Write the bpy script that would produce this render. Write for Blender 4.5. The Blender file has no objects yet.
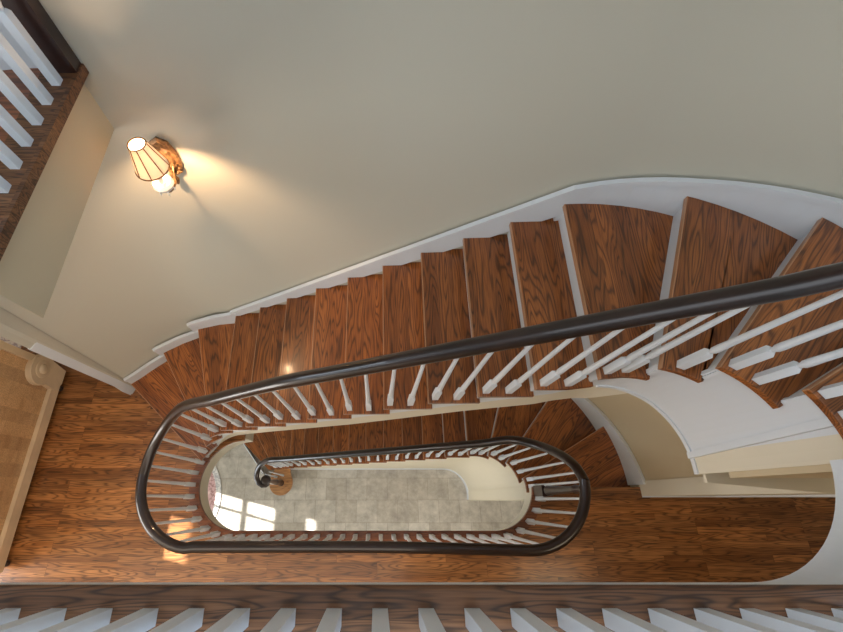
import bpy, bmesh, math, random
from mathutils import Vector, Matrix
from mathutils.geometry import tessellate_polygon
random.seed(7)
COL = bpy.context.scene.collection
SC = bpy.context.scene
R = math.radians
Z1, Z3 = -3.2, 2.99          # first and third floor levels (second floor is 0)
RU, RL = 0.1661, 3.2/18          # risers

# ---------------------------------------------------------------- materials
def new_mat(name):
    m = bpy.data.materials.new(name); m.use_nodes = True
    nt = m.node_tree; nt.nodes.clear()
    out = nt.nodes.new('ShaderNodeOutputMaterial'); b = nt.nodes.new('ShaderNodeBsdfPrincipled')
    nt.links.new(b.outputs[0], out.inputs[0])
    return m, nt, b
def N(nt, t, **kw):
    n = nt.nodes.new(t)
    for k, v in kw.items(): setattr(n, k, v)
    return n
def ramp(nt, fac, stops):
    r = N(nt, 'ShaderNodeValToRGB'); e = r.color_ramp.elements
    while len(e) < len(stops): e.new(0.5)
    for i, (p, c) in enumerate(stops): e[i].position = p; e[i].color = (*c, 1)
    nt.links.new(fac, r.inputs[0]); return r.outputs[0]
def mixc(nt, fac, a, b, mode='MIX'):
    m = N(nt, 'ShaderNodeMix', data_type='RGBA', blend_type=mode)
    for s, v in ((m.inputs[0], fac), (m.inputs[6], a), (m.inputs[7], b)):
        if hasattr(v, 'links'): nt.links.new(v, s)
        elif isinstance(v, (int, float)): s.default_value = v
        else: s.default_value = (*v, 1)
    return m.outputs[2]
def math_n(nt, op, a, b=None):
    m = N(nt, 'ShaderNodeMath', operation=op)
    for s, v in ((m.inputs[0], a), (m.inputs[1], b)):
        if v is None: continue
        if hasattr(v, 'links'): nt.links.new(v, s)
        else: s.default_value = v
    return m.outputs[0]
def plain(name, col, rough=.5, var=.03, scale=3., metal=0., coat=0., bump=0.):
    m, nt, b = new_mat(name)
    tc = N(nt, 'ShaderNodeTexCoord'); no = N(nt, 'ShaderNodeTexNoise'); no.inputs['Scale'].default_value = scale
    no.inputs['Detail'].default_value = 4
    nt.links.new(tc.outputs['Object'], no.inputs['Vector'])
    lo = tuple(max(0, c*(1-var)) for c in col); hi = tuple(min(1, c*(1+var)) for c in col)
    nt.links.new(ramp(nt, no.outputs[0], [(.3, lo), (.7, hi)]), b.inputs['Base Color'])
    b.inputs['Roughness'].default_value = rough; b.inputs['Metallic'].default_value = metal
    b.inputs['Coat Weight'].default_value = coat
    if bump:
        bp = N(nt, 'ShaderNodeBump'); bp.inputs['Strength'].default_value = bump; bp.inputs['Distance'].default_value = .002
        n2 = N(nt, 'ShaderNodeTexNoise'); n2.inputs['Scale'].default_value = 140
        nt.links.new(tc.outputs['Object'], n2.inputs['Vector']); nt.links.new(n2.outputs[0], bp.inputs['Height'])
        nt.links.new(bp.outputs[0], b.inputs['Normal'])
    return m
def wood(name, dark, mid, light, planks=None, rough=.3, coat=.15, xs=.9, ys=8.0, grain=1.0, lines=.62, worn_highlight=False):
    """oak: contour-line grain along local x; planks = (length, width) for strip flooring"""
    m, nt, b = new_mat(name); L = nt.links
    tc = N(nt, 'ShaderNodeTexCoord'); vec = tc.outputs['Object']
    oi = N(nt, 'ShaderNodeObjectInfo')
    sep = N(nt, 'ShaderNodeSeparateXYZ'); L.new(vec, sep.inputs[0])
    if planks:
        br = N(nt, 'ShaderNodeTexBrick'); br.offset = .37; br.offset_frequency = 3; br.squash = 1
        br.inputs['Scale'].default_value = 1; br.inputs['Brick Width'].default_value = planks[0]
        br.inputs['Row Height'].default_value = planks[1]; br.inputs['Mortar Size'].default_value = .0011
        br.inputs['Mortar Smooth'].default_value = .3; br.inputs['Bias'].default_value = 0
        br.inputs['Color1'].default_value = (0, 0, 0, 1); br.inputs['Color2'].default_value = (1, 1, 1, 1)
        br.inputs['Mortar'].default_value = (.5, .5, .5, 1)
        L.new(vec, br.inputs['Vector']); rnd = br.outputs['Color']; mort = br.outputs['Fac']
    else:
        # boards glued side by side, 9 cm wide
        rnd = oi.outputs['Random']; mort = None
        fl = math_n(nt, 'FLOOR', math_n(nt, 'MULTIPLY', math_n(nt, 'ADD', sep.outputs[1], oi.outputs['Random']), 9.0))
        wn = N(nt, 'ShaderNodeTexWhiteNoise', noise_dimensions='2D')
        cb0 = N(nt, 'ShaderNodeCombineXYZ'); L.new(fl, cb0.inputs[0]); L.new(oi.outputs['Random'], cb0.inputs[1]); L.new(cb0.outputs[0], wn.inputs['Vector'])
        rnd = wn.outputs['Value']
    off = math_n(nt, 'MULTIPLY', rnd, 37.0)
    off2 = math_n(nt, 'MULTIPLY', oi.outputs['Random'], 19.0)
    cb = N(nt, 'ShaderNodeCombineXYZ')
    L.new(math_n(nt, 'ADD', math_n(nt, 'MULTIPLY', sep.outputs[0], xs), off2), cb.inputs[0])
    L.new(math_n(nt, 'ADD', math_n(nt, 'MULTIPLY', sep.outputs[1], ys), off), cb.inputs[1])
    L.new(math_n(nt, 'ADD', math_n(nt, 'MULTIPLY', sep.outputs[2], 9.0), off), cb.inputs[2])
    n1 = N(nt, 'ShaderNodeTexNoise'); n1.inputs['Scale'].default_value = .9; n1.inputs['Detail'].default_value = 1.5
    L.new(cb.outputs[0], n1.inputs['Vector'])
    s = math_n(nt, 'SINE', math_n(nt, 'MULTIPLY', n1.outputs[0], 95.0*grain))
    s = math_n(nt, 'MULTIPLY_ADD', s, .5); nt.nodes[-1].inputs[2].default_value = .5
    s = math_n(nt, 'POWER', s, 3.2)
    cf = N(nt, 'ShaderNodeCombineXYZ')
    L.new(math_n(nt, 'MULTIPLY', sep.outputs[0], 6.0), cf.inputs[0])
    L.new(math_n(nt, 'ADD', math_n(nt, 'MULTIPLY', sep.outputs[1], 160.0), off), cf.inputs[1])
    L.new(math_n(nt, 'MULTIPLY', sep.outputs[2], 160.0), cf.inputs[2])
    n2 = N(nt, 'ShaderNodeTexNoise'); n2.inputs['Scale'].default_value = 1; n2.inputs['Detail'].default_value = 2
    L.new(cf.outputs[0], n2.inputs['Vector'])
    base = ramp(nt, n1.outputs[0], [(.3, mid), (.7, light)])
    base = mixc(nt, math_n(nt, 'MULTIPLY', s, lines), base, dark)
    fine = ramp(nt, n2.outputs[0], [(.35, (.60, .55, .48)), (.62, (1.12, 1.10, 1.06))])
    base = mixc(nt, .8, base, fine, 'MULTIPLY')
    tint = ramp(nt, rnd, [(0, (.70, .64, .58)), (.5, (1., 1., 1.)), (1, (1.32, 1.26, 1.14))]) if planks else ramp(nt, rnd, [(0, (.80, .77, .74)), (1, (1.18, 1.14, 1.08))])
    base = mixc(nt, 1.0, base, tint, 'MULTIPLY')
    if mort is not None:
        base = mixc(nt, math_n(nt, 'MULTIPLY', mort, .6), base, tuple(c*.35 for c in dark))
    if worn_highlight:      # paler strip: front-edge wear and its highlight, painted into the tread colour
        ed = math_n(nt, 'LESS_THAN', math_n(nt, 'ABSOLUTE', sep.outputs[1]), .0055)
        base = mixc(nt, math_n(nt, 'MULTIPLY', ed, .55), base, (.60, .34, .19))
    L.new(base, b.inputs['Base Color'])
    b.inputs['Roughness'].default_value = rough; b.inputs['Coat Weight'].default_value = coat; b.inputs['Coat Roughness'].default_value = .12
    bp = N(nt, 'ShaderNodeBump'); bp.inputs['Strength'].default_value = .06; bp.inputs['Distance'].default_value = .0005
    L.new(s, bp.inputs['Height']); L.new(bp.outputs[0], b.inputs['Normal'])
    return m

OD, OM, OL = (.042, .0125, .005), (.225, .072, .021), (.36, .125, .038)
M = {}
M['floor'] = wood('oak_strip_floor', (.034,.011,.004), (.255, .098, .029), (.44, .195, .068), planks=(.95, .055), xs=1.5, ys=14, grain=.9, lines=.66)
M['floor3'] = wood('dark_oak_strip_floor', OD, (.22, .068, .024), (.34, .115, .042), planks=(.9, .057), grain=.8, lines=.5)
M['tread'] = wood('oak_tread', (.030,.009,.004), (.235, .074, .018), (.40, .140, .036), rough=.34, xs=1.1, ys=10.0, grain=1.2, lines=.68, worn_highlight=True)
M['nosing'] = wood('oak_nosing', OD, (.20, .062, .022), (.30, .10, .036), rough=.34, lines=.4)
M['bullnose'] = wood('lit_oak_step_end', (.12, .05, .02), (.45, .22, .09), (.60, .33, .15), rough=.34, lines=.4)  # light falling on the step end is put into its colour
M['landing'] = wood('landing_board', (.018, .008, .004), (.15, .066, .028), (.24, .115, .052), rough=.6, coat=0, xs=2.4, ys=26, grain=.7, lines=.7)
M['rail'] = plain('espresso_rail', (.016, .006, .004), rough=.32, var=.35, scale=6, coat=.4)
M['post'] = plain('espresso_post', (.028, .011, .008), rough=.3, var=.4, scale=8, coat=.3)
M['white'] = plain('white_paint', (.68, .71, .745), rough=.35, var=.015)
M['wall'] = plain('beige_wall_paint', (.535, .508, .42), rough=.6, var=.02, scale=.8, bump=.06)
M['tan'] = plain('tan_wall_paint', (.60, .49, .32), rough=.6, var=.02, scale=.8, bump=.06)
M['cream'] = plain('cream_paint', (.72, .655, .52), rough=.5, var=.015)
M['ceil'] = plain('ceiling_paint', (.8, .79, .76), rough=.8)
M['gold'] = plain('antique_gold', (.26, .14, .06), rough=.45, var=.6, scale=45, metal=.5)
M['bench'] = wood('honey_wood', (.42, .24, .11), (.60, .38, .20), (.70, .47, .27), rough=.4, coat=.15, grain=.25, xs=.5, ys=2.0, lines=.3)
M['benchpale'] = plain('pale_honey_wood', (.72, .55, .36), rough=.42, var=.12, scale=5)
M['caster'] = plain('dark_caster', (.03, .02, .02), rough=.3)
M['frame'] = plain('window_frame_white', (.8, .8, .8), rough=.4)

def tile_mat():
    m, nt, b = new_mat('stone_tile'); L = nt.links
    tc = N(nt, 'ShaderNodeTexCoord')
    br = N(nt, 'ShaderNodeTexBrick'); br.offset = .5; br.offset_frequency = 2
    for k, v in (('Scale', 1), ('Brick Width', .33), ('Row Height', .33), ('Mortar Size', .004), ('Mortar Smooth', .4)): br.inputs[k].default_value = v
    br.inputs['Color1'].default_value = (.42, .385, .335, 1); br.inputs['Color2'].default_value = (.53, .50, .45, 1); br.inputs['Mortar'].default_value = (.33, .30, .26, 1)
    L.new(tc.outputs['Object'], br.inputs['Vector'])
    n = N(nt, 'ShaderNodeTexNoise'); n.inputs['Scale'].default_value = 7; n.inputs['Detail'].default_value = 8; n.inputs['Roughness'].default_value = .7
    L.new(tc.outputs['Object'], n.inputs['Vector'])
    c = mixc(nt, .9, br.outputs['Color'], ramp(nt, n.outputs[0], [(.3, (.62, .60, .57)), (.7, (1.22, 1.2, 1.16))]), 'MULTIPLY')
    L.new(c, b.inputs['Base Color']); b.inputs['Roughness'].default_value = .3
    return m
M['tile'] = tile_mat()
def rug_mat(name, base, a, c2, scale):
    m, nt, b = new_mat(name); L = nt.links
    tc = N(nt, 'ShaderNodeTexCoord')
    v = N(nt, 'ShaderNodeTexVoronoi'); v.inputs['Scale'].default_value = scale
    n = N(nt, 'ShaderNodeTexNoise'); n.inputs['Scale'].default_value = scale*1.4; n.inputs['Detail'].default_value = 3
    L.new(tc.outputs['Object'], v.inputs['Vector']); L.new(tc.outputs['Object'], n.inputs['Vector'])
    c = ramp(nt, n.outputs[0], [(.42, base), (.5, a), (.56, base)])
    c = mixc(nt, ramp(nt, v.outputs['Distance'], [(.12, (1, 1, 1)), (.3, (0, 0, 0))]), c, c2)
    L.new(c, b.inputs['Base Color']); b.inputs['Roughness'].default_value = .95
    return m
M['rugpink'] = rug_mat('pink_floral_rug', (.62, .40, .38), (.32, .16, .16), (.75, .55, .50), 9)
M['rugband'] = rug_mat('cream_rug_border', (.70, .68, .64), (.36, .34, .36), (.62, .60, .58), 14)
M['rugpale'] = rug_mat('pale_scroll_rug', (.62, .55, .50), (.30, .24, .26), (.68, .62, .56), 9)
def shade_mat():
    m, nt, b = new_mat('lit_lampshade')
    b.inputs['Base Color'].default_value = (.9, .8, .62, 1); b.inputs['Roughness'].default_value = .8
    b.inputs['Emission Color'].default_value = (1, .74, .50, 1); b.inputs['Emission Strength'].default_value = .12
    tr = N(nt, 'ShaderNodeBsdfTranslucent'); tr.inputs[0].default_value = (.62, .56, .50, 1)
    mx = N(nt, 'ShaderNodeMixShader'); mx.inputs[0].default_value = .4
    out = [n for n in nt.nodes if n.type == 'OUTPUT_MATERIAL'][0]
    nt.links.new(b.outputs[0], mx.inputs[1]); nt.links.new(tr.outputs[0], mx.inputs[2]); nt.links.new(mx.outputs[0], out.inputs[0])
    return m
M['shade'] = shade_mat()
def glow_mat(name, col, st):
    m, nt, b = new_mat(name)
    b.inputs['Base Color'].default_value = (.9, .9, .85, 1)
    b.inputs['Emission Color'].default_value = (*col, 1); b.inputs['Emission Strength'].default_value = st
    return m
M['bulb'] = glow_mat('bulb', (1, .85, .6), .9)
M['cup'] = glow_mat('glass_cup', (1, .7, .42), .05)
def glass_mat():
    m, nt, b = new_mat('window_glass')
    b.inputs['Base Color'].default_value = (1, 1, 1, 1); b.inputs['Roughness'].default_value = 0
    b.inputs['Transmission Weight'].default_value = 1; b.inputs['IOR'].default_value = 1.0
    return m
M['glass'] = glass_mat()

# ---------------------------------------------------------------- helpers
def link(name, me, mat, parent=None, smooth=False):
    o = bpy.data.objects.new(name, me); COL.objects.link(o)
    if mat: me.materials.append(mat)
    if parent: o.parent = parent
    if smooth:
        for p in me.polygons: p.use_smooth = True
    return o
def from_bm(name, bm, mat, parent=None, smooth=False, angle=None):
    bmesh.ops.recalc_face_normals(bm, faces=bm.faces)
    me = bpy.data.meshes.new(name); bm.to_mesh(me); bm.free()
    o = link(name, me, mat, parent, smooth)
    if angle is not None:
        for p in me.polygons: p.use_smooth = True
        me.set_sharp_from_angle(angle=R(angle))
    return o
def thing(name, label, cat, loc=(0, 0, 0), group=None):
    o = bpy.data.objects.new(name, None); COL.objects.link(o); o.location = loc
    o.empty_display_size = .1
    o['label'] = label; o['category'] = cat
    if group: o['group'] = group
    return o
def struct(o, kind='structure'):
    o['kind'] = kind; return o
def box(bm, x0, x1, y0, y1, z0, z1, M4=None):
    vs = [bm.verts.new(Vector(p)) for p in ((x0,y0,z0),(x1,y0,z0),(x1,y1,z0),(x0,y1,z0),(x0,y0,z1),(x1,y0,z1),(x1,y1,z1),(x0,y1,z1))]
    if M4:
        for v in vs: v.co = M4 @ v.co
    for f in ((0,3,2,1),(4,5,6,7),(0,1,5,4),(1,2,6,5),(2,3,7,6),(3,0,4,7)): bm.faces.new([vs[i] for i in f])
    return vs
def prism(bm, poly, z0, z1, hole=None):
    """extruded polygon (optionally with a hole)"""
    loops = [[Vector((x, y, 0)) for x, y in poly]] + ([[Vector((x, y, 0)) for x, y in hole]] if hole else [])
    flat = [p for l in loops for p in l]
    tri = tessellate_polygon(loops)
    b = [bm.verts.new((p.x, p.y, z0)) for p in flat]; t = [bm.verts.new((p.x, p.y, z1)) for p in flat]
    for a in tri:
        try: bm.faces.new([t[i] for i in a]); bm.faces.new([b[i] for i in reversed(a)])
        except ValueError: pass
    k = 0
    for l in loops:
        n = len(l)
        for i in range(n):
            a, c = k+i, k+(i+1) % n
            bm.faces.new([b[a], b[c], t[c], t[a]])
        k += n
def lathe(bm, prof, cx=0, cy=0, seg=12, M4=None):
    rings = []
    for z, r in prof:
        ring = []
        for i in range(seg):
            a = 2*math.pi*i/seg
            v = bm.verts.new((cx+r*math.cos(a), cy+r*math.sin(a), z))
            if M4: v.co = M4 @ v.co
            ring.append(v)
        rings.append(ring)
    for a, b in zip(rings, rings[1:]):
        for i in range(seg): bm.faces.new([a[i], a[(i+1) % seg], b[(i+1) % seg], b[i]])
    bm.faces.new(rings[0][::-1]); bm.faces.new(rings[-1])
def arc(cx, cy, r, a0, a1, n):
    return [(cx+r*math.cos(R(a0+(a1-a0)*i/n)), cy+r*math.sin(R(a0+(a1-a0)*i/n))) for i in range(n+1)]
class Path:
    def __init__(s, pts):
        s.p = [Vector((x, y)) for x, y in pts]; s.s = [0.]
        for a, b in zip(s.p, s.p[1:]): s.s.append(s.s[-1]+(b-a).length)
    def at(s, t):
        t = max(0, min(s.s[-1], t))
        for i in range(len(s.p)-1):
            if t <= s.s[i+1]+1e-9:
                f = (t-s.s[i])/max(1e-9, s.s[i+1]-s.s[i]); return s.p[i].lerp(s.p[i+1], f)
        return s.p[-1].copy()
    def near(s, q):
        q = Vector(q); best = (1e9, 0)
        for i in range(len(s.p)-1):
            a, b = s.p[i], s.p[i+1]; d = b-a; f = max(0, min(1, (q-a).dot(d)/max(1e-12, d.length_squared)))
            e = (q-(a+d*f)).length
            if e < best[0]: best = (e, s.s[i]+f*d.length)
        return best[1]
    def between(s, t0, t1):
        return [s.at(t0)]+[s.p[i].copy() for i in range(len(s.p)) if t0+1e-4 < s.s[i] < t1-1e-4]+[s.at(t1)]
    def normal(s, t):
        d = (s.at(min(s.s[-1], t+.01))-s.at(max(0, t-.01))).normalized(); return Vector((-d.y, d.x))   # to the left of travel
def ribbon(bm, pts, zb, zt, th):
    """upright strip along plan points; thickness th to the left of travel"""
    n = len(pts); P = [Vector(p) for p in pts]
    def nrm(i):
        a = P[max(0, i-1)]; b = P[min(n-1, i+1)]
        if (b-a).length < 1e-6: a = P[max(0, i-2)]; b = P[min(n-1, i+2)]
        d = (b-a).normalized(); return Vector((-d.y, d.x))
    rows = []
    for i in range(n):
        q = P[i]+nrm(i)*th
        rows.append([bm.verts.new((P[i].x, P[i].y, zb[i])), bm.verts.new((P[i].x, P[i].y, zt[i])), bm.verts.new((q.x, q.y, zt[i])), bm.verts.new((q.x, q.y, zb[i]))])
    for a, b in zip(rows, rows[1:]):
        for k in range(4): 
            try: bm.faces.new([a[k], a[(k+1) % 4], b[(k+1) % 4], b[k]])
            except ValueError: pass
    bm.faces.new(rows[0]); bm.faces.new(rows[-1][::-1])
def sweep(bm, pts, prof):
    P = [Vector(p) for p in pts]; n = len(P); rows = []
    for i in range(n):
        t = (P[min(n-1, i+1)]-P[max(0, i-1)]).normalized()
        h = Vector((-t.y, t.x, 0))
        h = h.normalized() if h.length > 1e-6 else Vector((1, 0, 0))
        u = t.cross(h)*-1
        if u.z < 0: u = -u
        rows.append([bm.verts.new(P[i]+h*a+u*b) for a, b in prof])
    m = len(prof)
    for a, b in zip(rows, rows[1:]):
        for k in range(m): bm.faces.new([a[k], a[(k+1) % m], b[(k+1) % m], b[k]])
    bm.faces.new(rows[0]); bm.faces.new(rows[-1][::-1])
def resample(pts, step=.05):
    """Catmull-Rom smoothing of 3D points"""
    P = [Vector(p) for p in pts]; out = []
    for i in range(len(P)-1):
        a, b, c, d = P[max(0, i-1)], P[i], P[i+1], P[min(len(P)-1, i+2)]
        k = max(1, int((c-b).length/step))
        for j in range(k):
            t = j/k
            out.append(.5*((2*b)+(c-a)*t+(2*a-5*b+4*c-d)*t*t+(3*b-a-3*c+d)*t**3))
    out.append(P[-1]); return out
RAILPROF = [(-.028, -.026), (-.036, -.010), (-.036, .006), (-.026, .022), (-.010, .030), (.010, .030), (.026, .022), (.036, .006), (.036, -.010), (.028, -.026)]

def tread(parent, n, F, PI_, PO, z, overhang=.0, mat=None):
    """board of step n: straight nosing in front, curved at the inner and wall ends, top at z"""
    I0, O0 = Vector(F[n][0]), Vector(F[n][1]); I1, O1 = Vector(F[n+1][0]), Vector(F[n+1][1])
    si0, si1 = PI_.near(I0), PI_.near(I1)+.045; so0, so1 = PO.near(O0), PO.near(O1)+.034
    inner = PI_.between(si0, si1); outer = PO.between(so0, so1)
    d = (O0-I0); L = d.length; d.normalize()
    poly = [p for p in inner]
    # back edge sits under the next nosing
    b = (O1-I1).normalized(); nb = Vector((-b.y, b.x))
    mid = (Vector(PI_.at(PI_.near(I1)-.1)))-I1
    if nb.dot(mid) > 0: nb = -nb
    back_o = O1 + nb*.034; back_i = I1+b*.03+nb*.034
    poly += [I1+(inner[-1]-I1)+b*.028, back_i, back_o] + outer[::-1]
    ang = math.atan2(d.y, d.x); c, s = math.cos(-ang), math.sin(-ang)
    loc = [((p.x-I0.x)*c-(p.y-I0.y)*s, (p.x-I0.x)*s+(p.y-I0.y)*c) for p in poly]
    cl = []
    for p in loc:
        if not cl or (abs(p[0]-cl[-1][0])+abs(p[1]-cl[-1][1])) > 1e-3: cl.append(p)
    if (abs(cl[0][0]-cl[-1][0])+abs(cl[0][1]-cl[-1][1])) < 1e-3: cl.pop()
    bm = bmesh.new(); prism(bm, cl, -.030, 0)
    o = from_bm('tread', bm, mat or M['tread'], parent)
    o.location = (I0.x, I0.y, z); o.rotation_euler = (0, 0, ang)
    bv = o.modifiers.new('round', 'BEVEL'); bv.width = .007; bv.segments = 2; bv.limit_method = 'ANGLE'; bv.angle_limit = R(50)
    return o
def riser(parent, n, F, PI_, z0, z1, back=.03):
    I0, O0 = Vector(F[n][0]), Vector(F[n][1]); d = (O0-I0).normalized(); nb = Vector((-d.y, d.x))
    if nb.dot(PI_.at(PI_.near(I0)+.1)-I0) < 0: nb = -nb
    a = I0+nb*back+d*.028; b = O0+nb*back
    bm = bmesh.new(); c = a+nb*.015; e = b+nb*.015
    prism(bm, [(a.x, a.y), (b.x, b.y), (e.x, e.y), (c.x, c.y)], z0, z1)
    return from_bm('riser', bm, M['white'], parent)
def baluster(parent, x, y, z0, z1, ang=0., sq=.034, block=.19, mat=None):
    bm = bmesh.new(); h = sq/2
    MR = Matrix.Rotation(ang, 4, 'Z')
    vs = []
    for z, w in ((0, h), (block-.012, h), (block, h*.62)):
        vs.append([bm.verts.new(MR @ Vector((a*w, b*w, z))) for a, b in ((-1,-1),(1,-1),(1,1),(-1,1))])
    for a, b in zip(vs, vs[1:]):
        for i in range(4): bm.faces.new([a[i], a[(i+1) % 4], b[(i+1) % 4], b[i]])
    bm.faces.new(vs[0][::-1]); bm.faces.new(vs[-1])
    H_ = z1-z0
    lathe(bm, [(block-.002, h*.62), (block+.012, h*.62), (block+.02, h*.86), (block+.045, h*.90), (block+.12, h*.80), (block+(H_-block)*.6, h*.62), (H_, h*.50)], seg=10)
    o = from_bm('baluster', bm, mat or M['white'], parent, angle=35)
    o.location = (x, y, z0); return o

# ---------------------------------------------------------------- plan paths
CL = (-1.26, .135); CR = (1.235, .13); CI = (1.235, .115); CM = (1.05, .135); CB = (1.085, .09)
INU = Path(arc(*CL, .39, 175, 90, 18)+[(1.02, .54), (1.13, .553)]+arc(*CI, .447, 90, -20, 24))
WALLPTS = [(-2.42, 1.05), (-2.33, 1.115), (-2.21, 1.215), (-2.07, 1.32), (-1.9, 1.415), (-1.70, 1.50), (-1.5, 1.548), (-1.3, 1.568), (1.25, 1.645)]
OUTU = Path(WALLPTS+arc(*CR, 1.515, 90, -35, 30)[1:])
INL = Path([(-1.75, .447)]+arc(*CB, .357, 90, -4, 18))
OUTL = Path(WALLPTS[:-1]+[(1.0, 1.572)]+arc(1.0, .13, 1.442, 90, -5, 26)[1:])
def fx(n): return .041+.268*(n-9)
FU = {1: ((-1.605, .33), (-2.50, 1.11)), 2: ((-1.515, .435), (-2.09, 1.34)), 3: ((-1.43, .50), (-1.71, 1.53)), 4: ((-1.285, .525), (-1.297, 1.61)),
      13: ((1.107, .55), (1.12, 1.62)), 14: ((1.306, .556), (1.715, 1.53)), 15: ((1.438, .513), (2.20, 1.28)), 16: ((1.597, .378), (2.66, .93)), 17: ((1.675, .21), (2.74, .38)), 18: ((1.68, .09), (2.75, -.0))}
for n in range(5, 13): FU[n] = ((fx(n), .525+.0012*n), (fx(n), 1.615))
def gx(n): return 1.02-.2345*(14-n)
FL = {1: ((-1.80, .30), (-2.46, 1.12)), 2: ((-1.62, .447), (-2.25, 1.40)), 3: ((-1.46, .447), (-1.83, 1.565)), 15: ((1.19, .42), (1.56, 1.50)), 16: ((1.31, .33), (2.03, 1.19)), 17: ((1.43, .20), (2.33, .70)), 18: ((1.442, .085), (2.48, .11))}
for n in range(4, 15): FL[n] = ((gx(n), .447), (gx(n), 1.61))
def snap(F, A, B):
    for n in F: F[n] = (tuple(A.at(A.near(F[n][0]))), tuple(B.at(B.near(F[n][1]))))
snap(FU, INU, OUTU)
keep = FL[1]; snap(FL, INL, OUTL); FL[1] = (keep[0], FL[1][1]); FL[18] = (tuple(FL[18][0]), (2.441, .11))

# ---------------------------------------------------------------- flights
def interp(tab, x):
    if x <= tab[0][0]: return tab[0][1]
    for (a, b), (c, d) in zip(tab, tab[1:]):
        if x <= c: return b+(d-b)*(x-a)/max(1e-9, c-a)
    return tab[-1][1]
def stringer_top(path, F, ns, z0, rise, shift=.03):
    """(s, z) step profile under the treads"""
    return [(path.near(F[n][0])+shift, z0+n*rise-.030) for n in ns]
def strip_samples(path, s0, s1, marks, off):
    ss = sorted(set([s0, s1]+[path.s[i] for i in range(len(path.s)) if s0 < path.s[i] < s1]+[m for m in marks if s0 < m < s1]+[m-1e-3 for m in marks if s0 < m-1e-3 < s1]))
    out = []
    for s in ss:
        out.append((s, path.at(s)+path.normal(s)*off))
    return out

# upper flight
up = thing('staircase', 'upper flight of dark oak treads curving from the second floor up to the third', 'staircase')
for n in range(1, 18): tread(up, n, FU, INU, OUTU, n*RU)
for n in range(1, 19): riser(up, n, FU, INU, (n-1)*RU, n*RU-.028)
prof = stringer_top(INU, FU, range(1, 18), 0, RU)
def ztop_u(s):
    z = -.03
    for a, b in prof:
        if s >= a-1e-6: z = b
    return z
sA = INU.near(FU[1][0]); s90L = INU.near((-1.26, .525)); s90R = INU.near((1.235, .562)); sEnd = INU.near((1.681, .125)); sBead = INU.near((1.668, .215))
def noseline(s):
    tab = [(INU.near(FU[n][0]), n*RU) for n in range(1, 19)]
    return interp(tab, s)
zb_tab = [(sA, -.05), (s90L, .16), (INU.near((-1.03, .525)), .30), (INU.near((-.2, .53)), .71), (INU.near((.6, .54)), 1.24), (INU.near((1.06, .545)), 1.60), (INU.near((1.12, .552)), 1.82), (INU.near((1.20, .56)), 1.86), (INU.near((1.33, .552)), 1.865), (INU.near((1.5, .475)), 1.855), (sEnd, 1.79)]
sam = strip_samples(INU, sA+.02, sEnd, [a for a, b in prof]+[sBead], .028)
samS = [(s, p) for s, p in sam if s <= sBead+1e-6]; samE = [(s, p) for s, p in sam if s >= sBead-1e-6]
bm = bmesh.new()
ribbon(bm, [p for s, p in samS], [max(interp(zb_tab, s), min(ztop_u(s)-.05, noseline(s)-.34 if s < s90R-.12 else -9)) for s, p in samS], [ztop_u(s) for s, p in samS], .02)
from_bm('stringer', bm, M['white'], up)
bm = bmesh.new(); ribbon(bm, [p for s, p in samE], [interp(zb_tab, s) for s, p in samE], [ztop_u(s) for s, p in samE], .02)
f = from_bm('end_panel', bm, M['cream'], up); f['label'] = 'cream end panel beyond the white stringer'
bm = bmesh.new(); sF = s90R+.447*R(24)
fz_tab = [(a, b) for a, b in zb_tab if a < INU.near((1.05, .54))]+[(INU.near((1.10, .55)), 1.50), (s90R, 1.53), (s90R+.447*R(10), 1.56), (s90R+.447*R(16), 1.65), (s90R+.447*R(20), 1.75), (sF, 1.85)]
sam2 = [(s, p) for s, p in sam if s < sF]+[(sF, INU.at(sF)+INU.normal(sF)*.028)]
ribbon(bm, [p+INU.normal(s)*.004 for s, p in sam2], [interp(fz_tab, s) for s, p in sam2], [max(interp(fz_tab, s)+.012, min(noseline(s)-.22, 1.90)) for s, p in sam2], .022)
f = from_bm('fascia', bm, M['cream'], up); f['label'] = 'cream band below the white stringer'
# rounded lip on the lower edge of the curved end and the upright bead
bm = bmesh.new(); s3 = [(s, p) for s, p in sam if s >= s90R-.03]
ribbon(bm, [p-INU.normal(s)*.008 for s, p in s3], [interp(zb_tab, s)-.004 for s, p in s3], [interp(zb_tab, s)+.022 for s, p in s3], .034)
ps = sBead; q = INU.at(ps)+INU.normal(ps)*.022; zlo, zhi = interp(zb_tab, ps), ztop_u(ps)
v8 = box(bm, -.012, .012, -.016, .016, zlo, zhi, Matrix.Translation((q.x, q.y, 0)))
for v in v8:
    if v.co.z > zhi-.01: v.co.x -= .012; v.co.y += .045
from_bm('edge_bead', bm, M['white'], up)
# soffit
def soffit(parent, F, ns, zfun, path, din):
    bm = bmesh.new(); prev = None
    for n in ns:
        I0, O0 = Vector(F[n][0]), Vector(F[n][1]); d = (O0-I0).normalized(); I0 = I0+d*din; O0 = O0-d*.01; z = zfun(path.near(F[n][0]))
        cur = (bm.verts.new((I0.x, I0.y, z)), bm.verts.new((O0.x, O0.y, z)), bm.verts.new((O0.x, O0.y, z+.02)), bm.verts.new((I0.x, I0.y, z+.02)))
        if prev:
            for k in range(4): bm.faces.new([prev[k], prev[(k+1) % 4], cur[(k+1) % 4], cur[k]])
        else: bm.faces.new(cur)
        prev = cur
    bm.faces.new(prev[::-1])
    return from_bm('soffit', bm, M['cream'], parent)
soffit(up, FU, range(3, 19), lambda s: interp(zb_tab, s)+.003, INU, .06)
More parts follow.
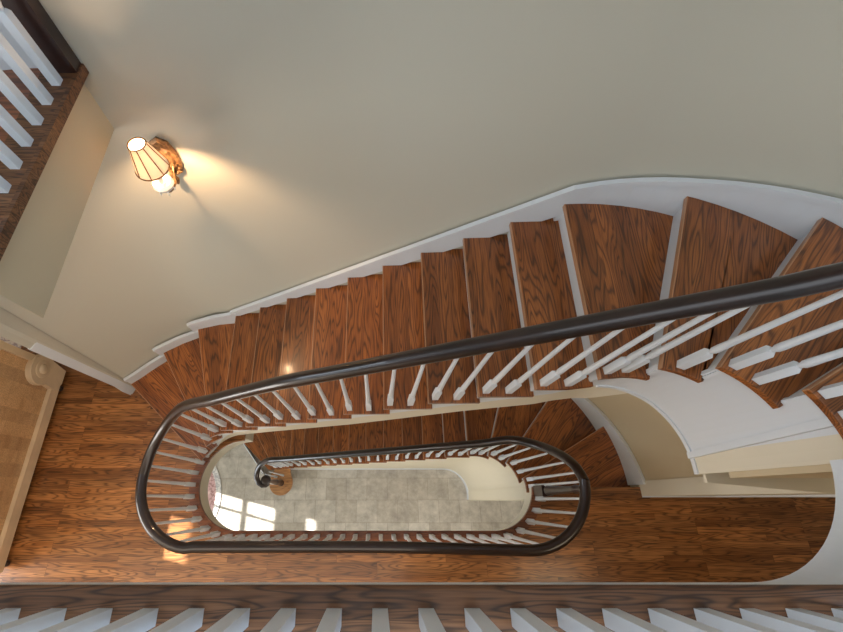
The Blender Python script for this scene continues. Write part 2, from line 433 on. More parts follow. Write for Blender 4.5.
# wall skirt: stepped over the first three winders, then raked
bm = bmesh.new(); bc = bmesh.new()
def skirt_seg(bmk, bmc, path, s0, s1, zt0, zt1, zb0, zb1, th=.022):
    pts = path.between(s0, s1); ss = [path.near(p) for p in pts]
    f = [(s-s0)/(s1-s0) for s in ss]
    P = [p-path.normal(s)*th for p, s in zip(pts, ss)]
    ribbon(bmk, P, [zb0+(zb1-zb0)*k for k in f], [zt0+(zt1-zt0)*k-.03 for k in f], th-.001)
    P = [p-path.normal(s)*(th+.009) for p, s in zip(pts, ss)]
    ribbon(bmc, P, [zt0+(zt1-zt0)*k-.034 for k in f], [zt0+(zt1-zt0)*k for k in f], th+.008)
so = {n: OUTU.near(FU[n][1]) for n in FU}
skirt_seg(bm, bc, OUTU, .01, so[2]+.02, .30, .30, 0, 0)
skirt_seg(bm, bc, OUTU, so[2]-.04, so[3]+.02, .47, .47, .17, .17)
skirt_seg(bm, bc, OUTU, so[3]-.05, so[4]+.03, .64, .72, .33, .33)
skirt_seg(bm, bc, OUTU, so[4]-.03, so[13], .74, 13*RU+.14, 4*RU-.04, 13*RU-.12)
tabo = [(so[n], n*RU) for n in FU]
skirt_seg(bm, bc, OUTU, so[13], so[14], 13*RU+.14, 14*RU+.115, 12*RU, 13*RU-.05)
skirt_seg(bm, bc, OUTU, so[14], so[15], 14*RU+.115, 15*RU+.11, 13*RU-.05, 14*RU-.05)
skirt_seg(bm, bc, OUTU, so[15], so[16], 15*RU+.11, 16*RU+.11, 14*RU-.05, 15*RU-.05)
skirt_seg(bm, bc, OUTU, so[16], so[18]-.01, 16*RU+.11, 18*RU+.14, 15*RU-.05, 17*RU-.05)
from_bm('skirtboard', bm, M['white'], up); from_bm('skirt_cap', bc, M['white'], up)

# lower flight
lo = thing('staircase', 'lower flight of oak treads rising from the stone tiled first floor to the second', 'staircase', (0, 0, Z1))
def kid(o, par):      # keep world placement under a moved root
    o.location = Vector(o.location)-Vector(par.location); return o
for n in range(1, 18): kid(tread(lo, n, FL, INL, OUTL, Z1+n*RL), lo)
for n in range(1, 19): kid(riser(lo, n, FL, INL, Z1+(n-1)*RL, Z1+n*RL-.028, .018), lo)
NW = (-1.533, .249)
bm = bmesh.new()
lathe(bm, [(Z1, .155), (Z1+RL-.03, .155)], *NW, seg=32)
kid(from_bm('riser', bm, M['white'], lo, angle=40), lo)
bm = bmesh.new()
poly = arc(*NW, .185, 150, 395, 28)+[(-1.40, .46), (-1.60, .50), (-1.72, .36)]
prism(bm, poly, Z1+RL-.031, Z1+RL+.0015)
o = kid(from_bm('bullnose_step_end', bm, M['bullnose'], lo), lo); o['label'] = 'rounded end of the bottom step, coloured pale as if lit'
profl = stringer_top(INL, FL, range(2, 18), Z1, RL)
def ztop_l(s):
    z = Z1+RL-.03
    for a, b in profl:
        if s >= a-1e-6: z = b
    return z
sl0 = INL.near((-1.52, .445)); sl1 = INL.s[-1]
saml = strip_samples(INL, sl0, sl1, [a for a, b in profl], .025)
ex = [Vector((CB[0]+.382*math.cos(R(a)), CB[1]+.382*math.sin(R(a)))) for a in (-8, -13)]
bm = bmesh.new(); ribbon(bm, [p for s, p in saml]+ex, [Z1]*(len(saml)+2), [ztop_l(s) for s, p in saml]+[-.301]*2, .06)
struct(from_bm('wall_understair', bm, M['cream']))
bm = bmesh.new(); bp_ = [(s, p) for s, p in saml]
ribbon(bm, [p-INL.normal(s)*.012 for s, p in bp_]+[p+(Vector(CB)-p).normalized()*.012 for p in ex], [Z1]*(len(saml)+2), [min(Z1+.11, ztop_l(s)) for s, p in bp_]+[Z1+.11]*2, .0115)
struct(from_bm('baseboard_understair', bm, M['white']))
soffit(lo, FL, range(8, 19), lambda s: interp([(INL.near(FL[n][0]), Z1+n*RL-.35) for n in range(1, 19)], s), INL, .10)
for ch in lo.children:
    if ch.name.startswith('soffit'): kid(ch, lo)
bm = bmesh.new(); bc = bmesh.new()
sol = {n: OUTL.near(FL[n][1]) for n in FL}
for a in list(range(4, 18)):
    z = Z1+a*RL
    t1 = z+RL+(.15 if a < 17 else .10)
    skirt_seg(bm, bc, OUTL, sol[a], sol[a+1]-(.02 if a == 17 else 0), z+.15, t1, z-RL-.03, z-.05)
kid(from_bm('skirtboard', bm, M['white'], lo), lo); kid(from_bm('skirt_cap', bc, M['white'], lo), lo)

# ---------------------------------------------------------------- floors
def slab(name, outer, hole, zt, tw, mat, fascia_hole, zf, fmat, under):
    bm = bmesh.new(); prism(bm, outer, zt-tw, zt, hole); o1 = struct(from_bm(name, bm, mat))
    bv = None
    bm = bmesh.new(); prism(bm, outer, zf, zt-tw-.001, fascia_hole); o2 = struct(from_bm(under, bm, fmat))
    return o1
XL, XR, YF = -5.0, 5.2, -3.2
outer2 = [(XL, YF), (XR, YF), (XR, 2.35), (XL, 2.35)]
def hole2(r, e):
    return arc(*CM, r, -90, -3, 18)+[(2.445+e*.2, .11+e)]+arc(1.0, .13, 1.455, 2, 90, 20)+[(-1.28, 1.63), (-1.28, .135+r)]+arc(*CL, r, 92, 270, 34)
struct_floor2 = slab('floor', outer2, hole2(.39, 0), 0, .028, M['floor'], hole2(.415, -.02), -.30, M['cream'], 'ceiling')
# border board around the well
bm = bmesh.new()
loop = [(-x, y) for x, y in []]
ringp = arc(*CM, .475, -90, -4, 18)[::-1]+arc(*CL, .475, 270, 148, 28)
inr = arc(*CM, .386, -90, -4, 18)[::-1]+arc(*CL, .386, 270, 148, 28)
prism(bm, ringp+inr[::-1], -.029, .004)
o = struct(from_bm('trim_1', bm, M['nosing']))
bv = o.modifiers.new('round', 'BEVEL'); bv.width = .01; bv.segments = 2; bv.limit_method = 'ANGLE'; bv.angle_limit = R(50)
# landing nosing of the lower flight
bm = bmesh.new(); prism(bm, [(1.44, .105), (2.425, .105), (2.425, .02), (1.44, .02)], -.030, .003)
o = struct(from_bm('trim_2', bm, M['floor']))
# third floor
outer3 = [(XL, YF), (XR, YF), (XR, 2.35), (XL, 2.35)]
def hole3(e):
    r = .365+e
    return [(-3.6-e, -.196-e), (1.168, -.196-e)]+arc(1.168, .168, r, -90, -6, 18)[1:]+[(1.672+e*.3, .14-e*.4), (2.76, -.03-e)]+arc(*CR, 1.61, -6, 90, 24)+[(-1.250-e, 1.78), (-1.288-e*.8, .66), (-2.75, 1.5), (-3.6-e, 1.5)]
bm = bmesh.new(); prism(bm, outer3, Z3-.028, Z3, hole3(0)); struct(from_bm('floor_third', bm, M['floor3']))
bm = bmesh.new(); prism(bm, outer3, 2.66, Z3-.029, hole3(.045)); struct(from_bm('ceiling_second', bm, M['tan']))
# curved fascia casing, painted like the walls, on the front and right of the third floor opening
bm = bmesh.new()
fp = [(-3.6, -.2395), (1.168, -.2395)]+arc(1.168, .168, .4075, -90, -6, 18)[1:]+[(1.69, .128)]
fp2 = [(-3.6, -.2355), (1.168, -.2355)]+arc(1.168, .168, .4035, -90, -6, 18)[1:]+[(1.69, .136)]
prism(bm, fp+fp2[::-1], 2.655, Z3-.03)
struct(from_bm('trim_3', bm, M['white']))
# boards at the opening edges
bm = bmesh.new()
prism(bm, [(-3.6, -.192), (1.168, -.192)]+arc(1.168, .168, .36, -90, -10, 16)[1:]+[(1.62, .07), (1.80, -.0), (1.8, -.36), (-3.6, -.36)], Z3-.029, Z3+.004)
o = struct(from_bm('trim_4', bm, M['landing']))
bv = o.modifiers.new('round', 'BEVEL'); bv.width = .008; bv.segments = 2; bv.limit_method = 'ANGLE'; bv.angle_limit = R(50)
bm = bmesh.new(); prism(bm, [(-1.43, .76), (-1.290, .68), (-1.252, 1.69), (-1.40, 1.69)], Z3-.020, Z3+.004)
struct(from_bm('trim_5', bm, M['landing']))
bm = bmesh.new(); prism(bm, [(-1.304, .67), (-1.286, .67), (-1.238, 1.685), (-1.256, 1.685)], Z3-.035, Z3+.006)
o = struct(from_bm('trim_6', bm, M['landing']))
# first floor
bm = bmesh.new(); prism(bm, outer2, Z1-.05, Z1); struct(from_bm('floor_first', bm, M['tile']))
bm = bmesh.new(); prism(bm, outer2, 5.60, 5.65); struct(from_bm('ceiling_third', bm, M['ceil']))

# ---------------------------------------------------------------- walls
def wall(name, pts, z0, z1, mat, th=.08):
    bm = bmesh.new(); ribbon(bm, pts, [z0]*len(pts), [z1]*len(pts), th); return struct(from_bm(name, bm, mat, angle=30))
def lean_wall(name, pts0, tiers, mat, th=.08):
    # plaster wall slightly out of plumb: tiers = [(z, shift towards +y)]
    bm = bmesh.new(); rows = []
    for z, dy in tiers:
        rows.append([bm.verts.new((x, y+dy, z)) for x, y in pts0]+[bm.verts.new((x-.0, y+dy+th, z)) for x, y in pts0[::-1]])
    n = len(rows[0])
    for a, b in zip(rows, rows[1:]):
        for k in range(n): bm.faces.new([a[k], a[(k+1) % n], b[(k+1) % n], b[k]])
    bm.faces.new(rows[0][::-1]); bm.faces.new(rows[-1]); return struct(from_bm(name, bm, mat, angle=30))
PW = WALLPTS[:-2]+[(-1.3, 1.545), (1.235, 1.545)]+[(x, y-.0975) for x, y in arc(*CR, 1.5125, 90, 2, 30)[1:]]
PW = [(x, min(y, 1.545)) for x, y in PW]
lean_wall('wall_back', PW, [(Z1, 0), (0, 0), (3.0, .15), (5.6, .15)], M['wall'])
wall('wall_curved', [(CR[0]+1.5125*math.cos(R(a)), CR[1]+.05+1.5125*math.sin(R(a))) for a in (1, -4, -8, -14)], 2.0, 5.6, M['wall'])
wall('wall_curved_lower', [(1.0, 1.575)]+arc(1.0, .13, 1.445, 90, -3.5, 26)[1:], Z1, 1.78, M['tan'])
CW = [(-2.47, .985), (-3.87, 1.776), (-4.2, 1.755), (XL, 1.72)]
wall('wall_corner', CW[::-1][::-1], Z1, 5.6, M['wall'], -.08)
bm = bmesh.new()
cwp = [(-2.48, .966), (-3.868, 1.748), (-4.2, 1.727), (XL, 1.692)]
ribbon(bm, cwp, [0]*4, [.15]*4, -.02); struct(from_bm('baseboard_corner', bm, M['white']))
# casing at the free end of the curved wall
bm = bmesh.new(); prism(bm, [(-2.43, 1.048), (-2.465, .975), (-2.487, .985), (-2.452, 1.058)], 0, 1.36)
struct(from_bm('trim_7', bm, M['white']))
bm = bmesh.new(); prism(bm, [(-2.426, 1.25), (-2.426, 1.045), (-2.462, 1.01), (-2.56, 1.02), (-2.52, 1.28)], Z1, 5.6)
struct(from_bm('wall_corner_end', bm, M['wall']))
# landing back wall on the right of the second floor: deep casing below, plain wall above
bm = bmesh.new(); box(bm, 2.43, XR, .034, .16, 0, 2.0); struct(from_bm('wall_landing', bm, M['cream']))
bm = bmesh.new(); box(bm, 1.72, XR, .098, .17, 2.0, 2.66); struct(from_bm('wall_landing_header', bm, M['tan']))  # tan colour stands in for shade on this upper wall
bm = bmesh.new(); box(bm, 2.43, XR, .022, .034, 0, .14); struct(from_bm('baseboard_landing', bm, M['white']))
bm = bmesh.new(); box(bm, 3.0, 3.06, .0215, .034, .14, 2.0); box(bm, 3.85, 3.91, .0215, .034, .14, 2.0); box(bm, 3.0, 3.91, .0215, .034, 1.94, 2.0); struct(from_bm('trim_8', bm, M['white']))
bm = bmesh.new(); box(bm, 1.46, XR, .004, .12, Z1, -.301); struct(from_bm('wall_hall_first', bm, M['cream']))
bm = bmesh.new(); box(bm, XL, XR, YF-.1, YF, Z1, 5.6); struct(from_bm('wall_front', bm, M['wall']))
bm = bmesh.new(); box(bm, XR, XR+.1, YF, 2.4, Z1, 2.99); box(bm, XR, XR+.1, YF, 2.4, 2.99, 5.6); struct(from_bm('wall_right', bm, M['wall']))
bm = bmesh.new(); box(bm, XL, XR, 2.35, 2.45, Z1, 5.6); struct(from_bm('wall_rear', bm, M['wall']))
# baseboard in the third floor hall
bm = bmesh.new(); ribbon(bm, [(-1.85, 1.572), (-1.66, 1.635), (-1.5, 1.66), (-1.36, 1.665)], [Z3+.001]*4, [Z3+.20]*4, .02); struct(from_bm('baseboard_third', bm, M['white']))

# left wall with window openings: (y0, y1, z0, z1)
WIN = [(-.02, .74, -1.59, -.88), (.54, .74, -.60, -.44), (.33, .69, 2.06, 2.30)]
ys = sorted({YF, 2.35}|{w[0] for w in WIN}|{w[1] for w in WIN}); zs = sorted({Z1, 5.6}|{w[2] for w in WIN}|{w[3] for w in WIN})
bm = bmesh.new()
for a, b in zip(ys, ys[1:]):
    for c, d in zip(zs, zs[1:]):
        ym, zm = (a+b)/2, (c+d)/2
        if any(w[0] < ym < w[1] and w[2] < zm < w[3] for w in WIN): continue
        box(bm, XL-.1, XL, a, b, c, d)
struct(from_bm('wall_left', bm, M['wall']))
for k, w in enumerate(WIN):
    bm = bmesh.new(); t = .03
    ym = .54 if k == 0 else (w[0]+w[1])/2; zm = (w[2]+w[3])/2
    if k not in (1,):
        box(bm, XL-.08, XL-.03, ym-.016, ym+.016, w[2], w[3]) if k != 2 else None
        if k != 2:
            zz = -1.235 if k == 0 else zm
            box(bm, XL-.08, XL-.03, w[0], w[1], zz-.018, zz+.018)
    box(bm, XL-.001, XL+.015, w[0]-.05, w[1]+.05, w[2]-.05, w[2]); box(bm, XL-.001, XL+.015, w[0]-.05, w[1]+.05, w[3], w[3]+.04)
    box(bm, XL-.001, XL+.015, w[0]-.05, w[0], w[2], w[3]); box(bm, XL-.001, XL+.015, w[1], w[1]+.05, w[2], w[3])
    struct(from_bm('window_%d' % (k+1), bm, M['frame']))

# ---------------------------------------------------------------- balustrades
def rail_obj(pts, parent):
    bm = bmesh.new(); sweep(bm, pts, RAILPROF)
    return kid(from_bm('handrail', bm, M['rail'], parent, angle=50), parent)
# --- lower flight
bl = thing('balustrade', 'lower balustrade with scrolled dark rail and white balusters beside the stair to the tiled floor', 'balustrade', (*NW, Z1+RL))
off = .036
lowrail = []
def nose_l(s): return interp([(INL.near(FL[n][0]), Z1+n*RL) for n in range(2, 18)]+[(INL.near(FL[18][0]), 0)], s)
zc = -2.03
vol = [(-1.50, .215, zc), (-1.53, .190, zc), (-1.575, .185, zc), (-1.63, .215, zc+.005), (-1.66, .275, zc+.02), (-1.655, .35, zc+.05), (-1.615, .42, zc+.12), (-1.53, .468, zc+.22), (-1.40, .484, zc+.38)]
pts = vol[:]
for i in range(13):
    x = -1.2+i*(2.2/12); pts.append((x, .483, Z1+RL*14-(1.02-x)*RL/.2345+.87))
pts += [(1.10, .493, .215), (1.19, .497, .27), (1.28, .475, .36), (1.39, .408, .53), (1.448, .318, .745), (1.483, .225, .875)]
pts.append((1.500, .13, .925))
rail_obj(resample(pts, .04), bl)
def rail_z_l(x, y):
    best = min(pts, key=lambda q: (q[0]-x)**2+(q[1]-y)**2)
    ds = sorted(pts, key=lambda q: (q[0]-x)**2+(q[1]-y)**2)[:2]
    d0 = math.dist(ds[0][:2], (x, y)); d1 = math.dist(ds[1][:2], (x, y)); w = d1/(d0+d1+1e-9)
    return ds[0][2]*w+ds[1][2]*(1-w)
for n in range(2, 18):
    s0, s1 = INL.near(FL[n][0]), INL.near(FL[n+1][0])
    if n == 2: s0 = INL.near((-1.62, .445))
    for f in (.20, .70):
        s = s0+(s1-s0)*f; p = INL.at(s)+INL.normal(s)*off; t = INL.normal(s)
        kid(baluster(bl, p.x, p.y, Z1+n*RL, rail_z_l(p.x, p.y)-.02, math.atan2(t.y, t.x), block=.17), bl)
for a in (75, 130, 185): # balusters ringing the volute newel
    x, y = NW[0]+.115*math.cos(R(a)), NW[1]+.115*math.sin(R(a))
    kid(baluster(bl, x, y, Z1+RL, zc+.0, R(a), sq=.026, block=.2), bl)
bm = bmesh.new(); lathe(bm, [(0, .05), (.03, .052), (.05, .042), (.08, .046), (.14, .036), (.30, .032), (.34, .042), (.38, .03), (.5, .034), (.75, .024), (.86, .034), (.90, .028), (.985, .03)], *NW, seg=20)
for v in bm.verts: v.co.z += Z1+RL
kid(from_bm('newel_post', bm, M['post'], bl, angle=40), bl)
bm = bmesh.new(); lathe(bm, [(zc-.03, .055), (zc-.01, .068), (zc+.015, .068), (zc+.032, .05), (zc+.036, .02)], NW[0]-.0, NW[1]-.0, seg=24)
kid(from_bm('volute_cap', bm, M['rail'], bl, angle=40), bl)

# --- second floor landing
bf = thing('balustrade', 'balustrade of white balusters and dark rail edging the second floor around the oval well', 'balustrade', (0, -.286, 0))
mid = [(1.500, .135, .93)]+[(x, y, .93) for x, y in arc(*CM, .45, 0, -90, 12)[1:]]+[(0, -.295, .93), (-1.26, -.295, .93)]+[(x, y, .93) for x, y in arc(*CL, .44, 270, 175, 14)[1:]]
rail_obj(resample([mid[0]]+mid[1:], .04), bf)
for a in (-17, -31, -46, -62, -78):
    x, y = CM[0]+.43*math.cos(R(a)), CM[1]+.43*math.sin(R(a)); kid(baluster(bf, x, y, .003, .91, R(a)), bf)
k = 21
for i in range(k+1):
    x = 1.05-.02-i*(2.31+.015)/k; kid(baluster(bf, x, -.292, .003, .91), bf)
for x, y in ((-1.643, .325), (-1.683, .232), (-1.694, .130), (-1.683, .028), (-1.647, -.068), (-1.588, -.155), (-1.503, -.228), (-1.405, -.272)):
    kid(baluster(bf, x, y, .003, .915, math.atan2(y-CL[1], x-CL[0])), bf)
bm = bmesh.new(); box(bm, -.045, .045, -.045, .045, 0, .22)
lathe(bm, [(.22, .03), (.235, .03), (.25, .042), (.28, .044), (.34, .036), (.55, .030), (.75, .024), (.80, .034), (.83, .026), (.915, .028)], seg=16)
for v in bm.verts: v.co += Vector((1.485, .075, .003))
o = kid(from_bm('newel_post', bm, M['post'], bf, angle=40), bf); o['label'] = 'dark turned post at the head of the lower flight'

# --- upper flight
bu = thing('balustrade', 'upper balustrade with thick dark rail climbing beside the oak treads to the third floor', 'balustrade', (-1.3, .57, 0))
upr = [(x, y, .93+dz) for (x, y), dz in zip(arc(*CL, .44, 175, 92, 5), (0, .03, .09, .19, .32, .46))]
upr += [(-1.0, .565, 1.63), (-.75, .567, 1.83)]
def zl(x): return 1.494+.619*(x-.041)+.875
for x in (-.5, -.2, .2, .6, 1.0, 1.2): upr.append((x, .567+.006*x, zl(x)))
for a, z in ((75, zl(1.2)+.09), (58, 3.30), (40, 3.43), (22, 3.57), (5, 3.72), (-12, 3.86)):
    upr.append((CR[0]+.483*math.cos(R(a)), CI[1]+.483*math.sin(R(a)), z))
upr_s = resample(upr, .04)
rail_obj(upr_s, bu)
def rail_z_u(x, y):
    q = min(upr_s, key=lambda q: (q[0]-x)**2+(q[1]-y)**2); return q[2]
spots = []
for n, x, y in ((1, -1.571, .410), (2, -1.487, .500), (3, -1.375, .550), (4, -1.255, .567), (4, -1.125, .567)): spots.append((n, x, y))
for n in range(5, 13):
    for dx in (.042, .172): spots.append((n, fx(n)+dx, .567+.004*n/12))
for n in range(13, 18):
    s0, s1 = INU.near(FU[n][0]), INU.near(FU[n+1][0])
    for f in ((.60,) if n == 14 else (.22, .66)):
        s = s0+(s1-s0)*f; p = INU.at(s)+INU.normal(s)*.036; spots.append((n, p.x, p.y))
for n, x, y in spots:
    s = INU.near((x, y)); t = INU.normal(s)
    kid(baluster(bu, x, y, n*RU, rail_z_u(x, y)-.02, math.atan2(t.y, t.x), sq=.035), bu)

# --- third floor guard in front of the camera
bg = thing('balustrade', 'third floor guard of white square balusters along the bottom of the picture', 'balustrade', (0, -.253, Z3))
g3 = [(upr[-1][0], upr[-1][1], 3.86)]+[(1.168+.42*math.cos(R(a)), .168+.42*math.sin(R(a)), 3.92) for a in (-30, -60, -90)]+[(.5, -.253, 3.92), (-1.0, -.253, 3.92), (-2.6, -.253, 3.92)]
rail_obj(resample(g3, .05), bg)
def sq_baluster(parent, x, y, z0, z1, ang=0.):
    return kid(baluster(parent, x, y, z0, z1, ang, sq=.036, block=.28), parent)
i = 0; x = .0075
while x > -2.5: sq_baluster(bg, x, -.254, Z3+.004, 3.90); x -= .1092
x = .0075+.1092
while x < 1.14: sq_baluster(bg, x, -.254, Z3+.004, 3.90); x += .1092
for a in (-75, -60, -45, -30): sq_baluster(bg, 1.168+.422*math.cos(R(a)), .168+.422*math.sin(R(a)), Z3+.004, 3.89, R(a))
# --- left balcony guard
bb = thing('balustrade', 'third floor balcony guard of white balusters ending at a dark post, top left corner', 'balustrade', (-1.31, 1.6, Z3))
for k in range(8): sq_baluster(bb, -1.313-.004*k, 1.57-.11*k, Z3+.004, 3.90)
bm = bmesh.new(); box(bm, -.052, .052, -.03, .03, 0, 1.02); box(bm, -.06, .06, -.035, .035, 1.02, 1.06)
for v in bm.verts: v.co += Vector((-1.300, 1.658, Z3+.004))
o = kid(from_bm('newel_post', bm, M['post'], bb), bb)
rail_obj([(-1.306, 1.62, 3.92), (-1.325, 1.1, 3.92), (-1.34, .74, 3.92)], bb)

# ---------------------------------------------------------------- wall sconce
sx, sy = -1.07, 1.45
wy = 1.667
sc = thing('wall_sconce', 'gilded wall sconce with one lit pleated cream shade on the beige wall', 'wall lamp', (sx, wy, 2.53))
def P(name, bm, mat, angle=40, par=None):
    o = from_bm(name, bm, mat, None, angle=angle); o.location = Vector((0, 0, 0))
    o.parent = par or sc; 
    base = Vector(sc.location)
    o.location = -base if par is None else Vector((0, 0, 0))
    return o
bm = bmesh.new()
ol = [(0, .135), (.045, .105), (.062, .04), (.058, -.04), (.045, -.09), (0, -.125), (-.045, -.09), (-.058, -.04), (-.062, .04), (-.045, .105)]
for k, (sc_, y) in enumerate(((1., 0), (1., -.012), (.86, -.02), (.80, -.016), (.6, -.018), (.52, -.03), (.1, -.036))):
    row = [bm.verts.new((sx-.035+a*sc_, wy+y-.004, 2.495+b*sc_)) for a, b in ol]
    if k:
        for i in range(len(ol)): bm.faces.new([prev[i], prev[(i+1) % len(ol)], row[(i+1) % len(ol)], row[i]])
    else: bm.faces.new(row)
    prev = row
bm.faces.new(prev[::-1])
P('backplate', bm, M['gold'], 25)
bm = bmesh.new()
for k in range(9):   # carved leaves and hanging crystals over the plate
    a = R(40*k); c = Vector((sx-.02+.028*math.cos(a), wy-.034, 2.44+.035*math.sin(a)))
    lathe(bm, [(-.016, .003), (-.008, .009), (.004, .009), (.016, .002)], seg=7, M4=Matrix.Translation(c) @ Matrix.Rotation(a, 4, 'Y') @ Matrix.Rotation(R(40), 4, 'X'))
P('carved_ornament', bm, M['gold'], 30)
bm = bmesh.new()
armp = resample([(sx-.02, wy-.03, 2.46), (sx-.02, wy-.07, 2.43), (sx, wy-.13, 2.43), (sx, sy+.01, 2.46), (sx, sy, 2.51)], .01)
sweep(bm, armp, [(.006*math.cos(R(a)), .006*math.sin(R(a))) for a in range(0, 360, 45)])
P('arm', bm, M['gold'])
bm = bmesh.new(); lathe(bm, [(2.50, .008), (2.505, .040), (2.53, .052), (2.548, .046), (2.53, .038), (2.512, .012)], sx, sy, 18)
P('bobeche', bm, M['cup'])
bm = bmesh.new(); lathe(bm, [(2.35, .004), (2.365, .014), (2.385, .020), (2.40, .012), (2.43, .016), (2.45, .008)], sx-.03, wy-.06, 12)
P('finial', bm, M['gold'])
bm = bmesh.new()
for k in range(6):
    a = R(60*k); lathe(bm, [(2.482, .001), (2.49, .004), (2.50, .004), (2.508, .002)], sx+.042*math.cos(a), sy+.042*math.sin(a), 6)
P('crystal_drops', bm, M['cup'])
bm = bmesh.new(); lathe(bm, [(2.54, .012), (2.60, .012)], sx, sy, 12); P('candle_sleeve', bm, M['white'])
bm = bmesh.new(); lathe(bm, [(2.60, .006), (2.625, .016), (2.65, .012), (2.68, .002)], sx, sy, 12); P('bulb', bm, M['bulb'])
# open pleated shade
zt, zb_ = 2.785, 2.640
bm = bmesh.new(); seg = 48; rows = []
for r_, z in ((.038, zt), (.052, zt-.05), (.066, zt-.10), (.077, zb_), (.0755, zb_), (.0365, zt)):
    rows.append([bm.verts.new((sx+(r_+.0008*(i % 2))*math.cos(2*math.pi*i/seg), sy+(r_+.0008*(i % 2))*math.sin(2*math.pi*i/seg), z)) for i in range(seg)])
rows.append(rows[0])
for a, b in zip(rows, rows[1:]):
    for i in range(seg): bm.faces.new([a[i], a[(i+1) % seg], b[(i+1) % seg], b[i]])
shade = P('lamp_shade', bm, M['shade'], 30)
bm = bmesh.new()
for k in range(8):
    a = R(45*k+10)
    p0 = Vector((sx+.079*math.cos(a), sy+.079*math.sin(a), zb_)); p1 = Vector((sx+.040*math.cos(a), sy+.040*math.sin(a), zt))
    sweep(bm, [p0, p1], [(.0028*math.cos(R(b)), .0028*math.sin(R(b))) for b in range(0, 360, 60)])
for r_, z in ((.0785, zb_), (.0395, zt)):
    ring = [(sx+r_*math.cos(R(a)), sy+r_*math.sin(R(a)), z) for a in range(0, 361, 10)]
    sweep(bm, ring, [(.0035*math.cos(R(b)), .0035*math.sin(R(b))) for b in range(0, 360, 60)])
P('shade_trim', bm, M['gold'], 30, shade)

# ---------------------------------------------------------------- bench / chest on the left
bx = -3.17
be = thing('wooden_chest', 'honey coloured wooden chest with a scroll carved corner on the second floor', 'chest', (-3.45, .3, 0))
def B(name, bm, mat, angle=35): return kid(from_bm(name, bm, mat, be, angle=angle), be)
bm = bmesh.new(); box(bm, -3.68, bx-.035, -.55, 1.19, .07, .84)
o = B('body', bm, M['bench']); 
bm = bmesh.new()
box(bm, bx-.035, bx+.005, -.56, 1.165, .065, .165); B('base_rail', bm, M['benchpale'])
bm = bmesh.new(); box(bm, -3.70, bx+.004, -.57, 1.235, .84, .875); o = B('top', bm, M['benchpale'])
bm = bmesh.new(); box(bm, -3.69, bx-.036, 1.19, 1.23, .07, .84); box(bm, bx-.036, bx-.006, 1.175, 1.235, .30, .84); B('corner_stile', bm, M['benchpale'])
bm = bmesh.new()  # scroll bracket in the Y-Z plane
MX = Matrix(((0, 0, 1, 0), (1, 0, 0, 0), (0, 1, 0, 0), (0, 0, 0, 1)))     # (y,z,x) -> (x,y,z)
vc = (1.125, .355)
poly = [(1.195, .07), (1.06, .07), (1.00, .13), (.985, .17)]+[(vc[0]+.145*math.cos(R(a)), vc[1]+.145*math.sin(R(a))) for a in range(215, 20, -12)]+[(1.265, .33), (1.235, .25)]
poly = poly[::-1]
prism(bm, poly, bx-.035, bx+.022); 
for v in bm.verts: v.co = Vector((v.co.z, v.co.x, v.co.y))
o = B('scroll_bracket', bm, M['benchpale'])
bv = o.modifiers.new('round', 'BEVEL'); bv.width = .012; bv.segments = 3; bv.limit_method = 'ANGLE'; bv.angle_limit = R(40)
bm = bmesh.new()
lathe(bm, [(0, .085), (.008, .083), (.012, .07), (.010, .048), (.020, .042), (.030, .030), (.034, .012)], seg=24, M4=Matrix.Translation((bx+.018, vc[0]+.005, vc[1]+.01)) @ MX)
B('scroll_boss', bm, M['benchpale'])
for y, in ((1.03,), (-.50,)):
    bm = bmesh.new(); lathe(bm, [(0, .018), (.008, .026), (.045, .026), (.055, .012), (.07, .012)], -3.195, y, 14); B('caster', bm, M['caster'])
    bm = bmesh.new(); lathe(bm, [(0, .018), (.008, .026), (.045, .026), (.055, .012), (.07, .012)], -3.62, y, 14); B('caster', bm, M['caster'])

# ---------------------------------------------------------------- rugs
def disc(name, cx, cy, r0, r1, z0, z1, mat, par, sx_=1.):
    bm = bmesh.new(); n = 64
    o_ = [(cx+r1*sx_*math.cos(2*math.pi*i/n), cy+r1*math.sin(2*math.pi*i/n)) for i in range(n)]
    h_ = [(cx+r0*sx_*math.cos(2*math.pi*i/n), cy+r0*math.sin(2*math.pi*i/n)) for i in range(n)] if r0 else None
    prism(bm, o_, z0, z1, h_); return kid(from_bm(name, bm, mat, par), par)
rg = thing('round_rug', 'round pink floral rug with a pale border on the tiled first floor', 'rug', (-3.36, .02, Z1))
disc('rug_field', -3.36, .02, 0, .755, Z1, Z1+.012, M['rugpink'], rg)
disc('rug_border', -3.36, .02, .755, .84, Z1, Z1+.011, M['rugband'], rg)
bm = bmesh.new(); prism(bm, [(-4.9, .3), (-3.75, .3), (-3.75, 1.64), (-4.9, 1.58)], .0005, .010)
rp = from_bm('hall_rug', bm, M['rugpale']); rp['label'] = 'pale patterned rug behind the wooden chest'; rp['category'] = 'rug'

# ---------------------------------------------------------------- lights
def area(name, loc, rot, sx_, sy_, power, col):
    l = bpy.data.lights.new(name, 'AREA'); l.shape = 'RECTANGLE'; l.size = sx_; l.size_y = sy_; l.energy = power; l.color = col
    o = bpy.data.objects.new(name, l); COL.objects.link(o); o.location = loc; o.rotation_euler = rot; o['kind'] = 'helper'; return o
DAY = (.72, .86, 1.0); WARM = (1, .80, .56)
area('window_light_third_left', (XL+.05, -1.6, 4.4), (0, R(-90), 0), 1.6, 2.0, 70, DAY)
area('window_light_third_rear', (XL+.05, .75, 4.4), (0, R(-90), 0), 1.6, 1.2, 45, DAY)
area('window_light_second', (XL+.05, -1.6, 1.5), (0, R(-90), 0), 1.6, 2.0, 105, (1, .97, .92))
area('window_light_first', (XL+.05, -1.6, -1.7), (0, R(-90), 0), 1.6, 2.0, 110, (.85, .93, 1.0))
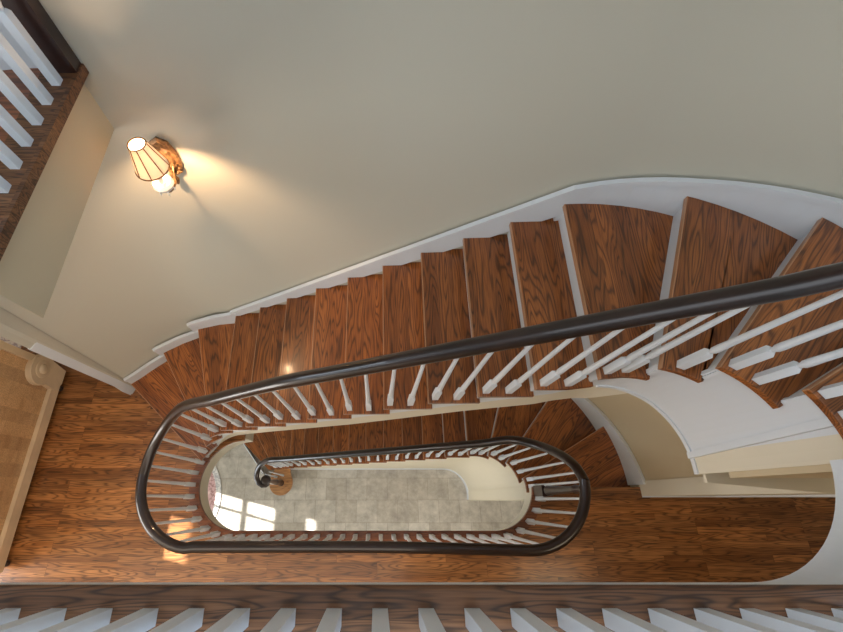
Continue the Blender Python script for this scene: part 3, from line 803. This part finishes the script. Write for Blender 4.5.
area('fill_light_third', (.3, -1.0, 5.5), (0, 0, 0), 4.0, 2.5, 62, (.84, .92, 1))  # unseen soft fill added overhead, no fixture there
area('window_light_right', (4.9, -1.2, 4.3), (0, R(90), 0), 1.8, 2.2, 125, (.48, .72, 1.0))
area('fill_light_first', (.5, -1.6, -.36), (0, 0, 0), 3.0, 1.2, 55, (1, .95, .88))  # added fill under the first floor ceiling, no lamp modelled
area('fill_light_landing', (2.4, -1.2, 2.62), (0, 0, 0), .8, .8, 8, (1, .86, .62))  # warm fill added to brighten the lower curved wall
area('fill_light_second', (-1.6, -1.5, 2.62), (0, 0, 0), 4.0, 1.6, 42, (1, .92, .80))  # added warm fill over the second floor, not a real fixture
l = bpy.data.lights.new('sconce_light', 'POINT'); l.energy = 32; l.color = (1, .63, .35); l.shadow_soft_size = .02; l.specular_factor = 0
o = bpy.data.objects.new('sconce_light', l); COL.objects.link(o); o.location = (sx, sy, 2.70); o['kind'] = 'helper'
su = bpy.data.lights.new('sun', 'SUN'); su.energy = 27; su.angle = R(.6); su.color = (1, .97, .94)
so_ = bpy.data.objects.new('sun', su); COL.objects.link(so_); so_['kind'] = 'helper'
el = R(33); d = Vector((.97*math.cos(el), -.245*math.cos(el), -math.sin(el)))
so_.rotation_euler = d.to_track_quat('-Z', 'Y').to_euler()
w = bpy.data.worlds.new('world'); SC.world = w; w.use_nodes = True; nt = w.node_tree; nt.nodes.clear()
bgn = N(nt, 'ShaderNodeBackground'); sk = N(nt, 'ShaderNodeTexSky'); wo = N(nt, 'ShaderNodeOutputWorld')
sk.sky_type = 'HOSEK_WILKIE'; sk.sun_direction = (-.8, .2, .55); sk.turbidity = 3
nt.links.new(sk.outputs[0], bgn.inputs[0]); bgn.inputs[1].default_value = .8; nt.links.new(bgn.outputs[0], wo.inputs[0])

# ---------------------------------------------------------------- camera
T = math.atan(184/420.)
cam = bpy.data.cameras.new('camera'); co = bpy.data.objects.new('camera', cam); COL.objects.link(co)
co.location = (0, 0, 4.19); co.rotation_euler = (T, 0, 0)
cam.sensor_width = 36; cam.lens = 420/843*36; cam.shift_x = 44.5/843; cam.clip_start = .02
SC.camera = co
SC.view_settings.view_transform = 'Standard'; SC.view_settings.look = 'None'; SC.view_settings.gamma = 1
SC.view_settings.exposure = 0.0; SC.view_settings.use_curve_mapping = False
SC.cycles.use_denoising = True; SC.cycles.max_bounces = 8; SC.cycles.diffuse_bounces = 5
bpy.context.view_layer.update()
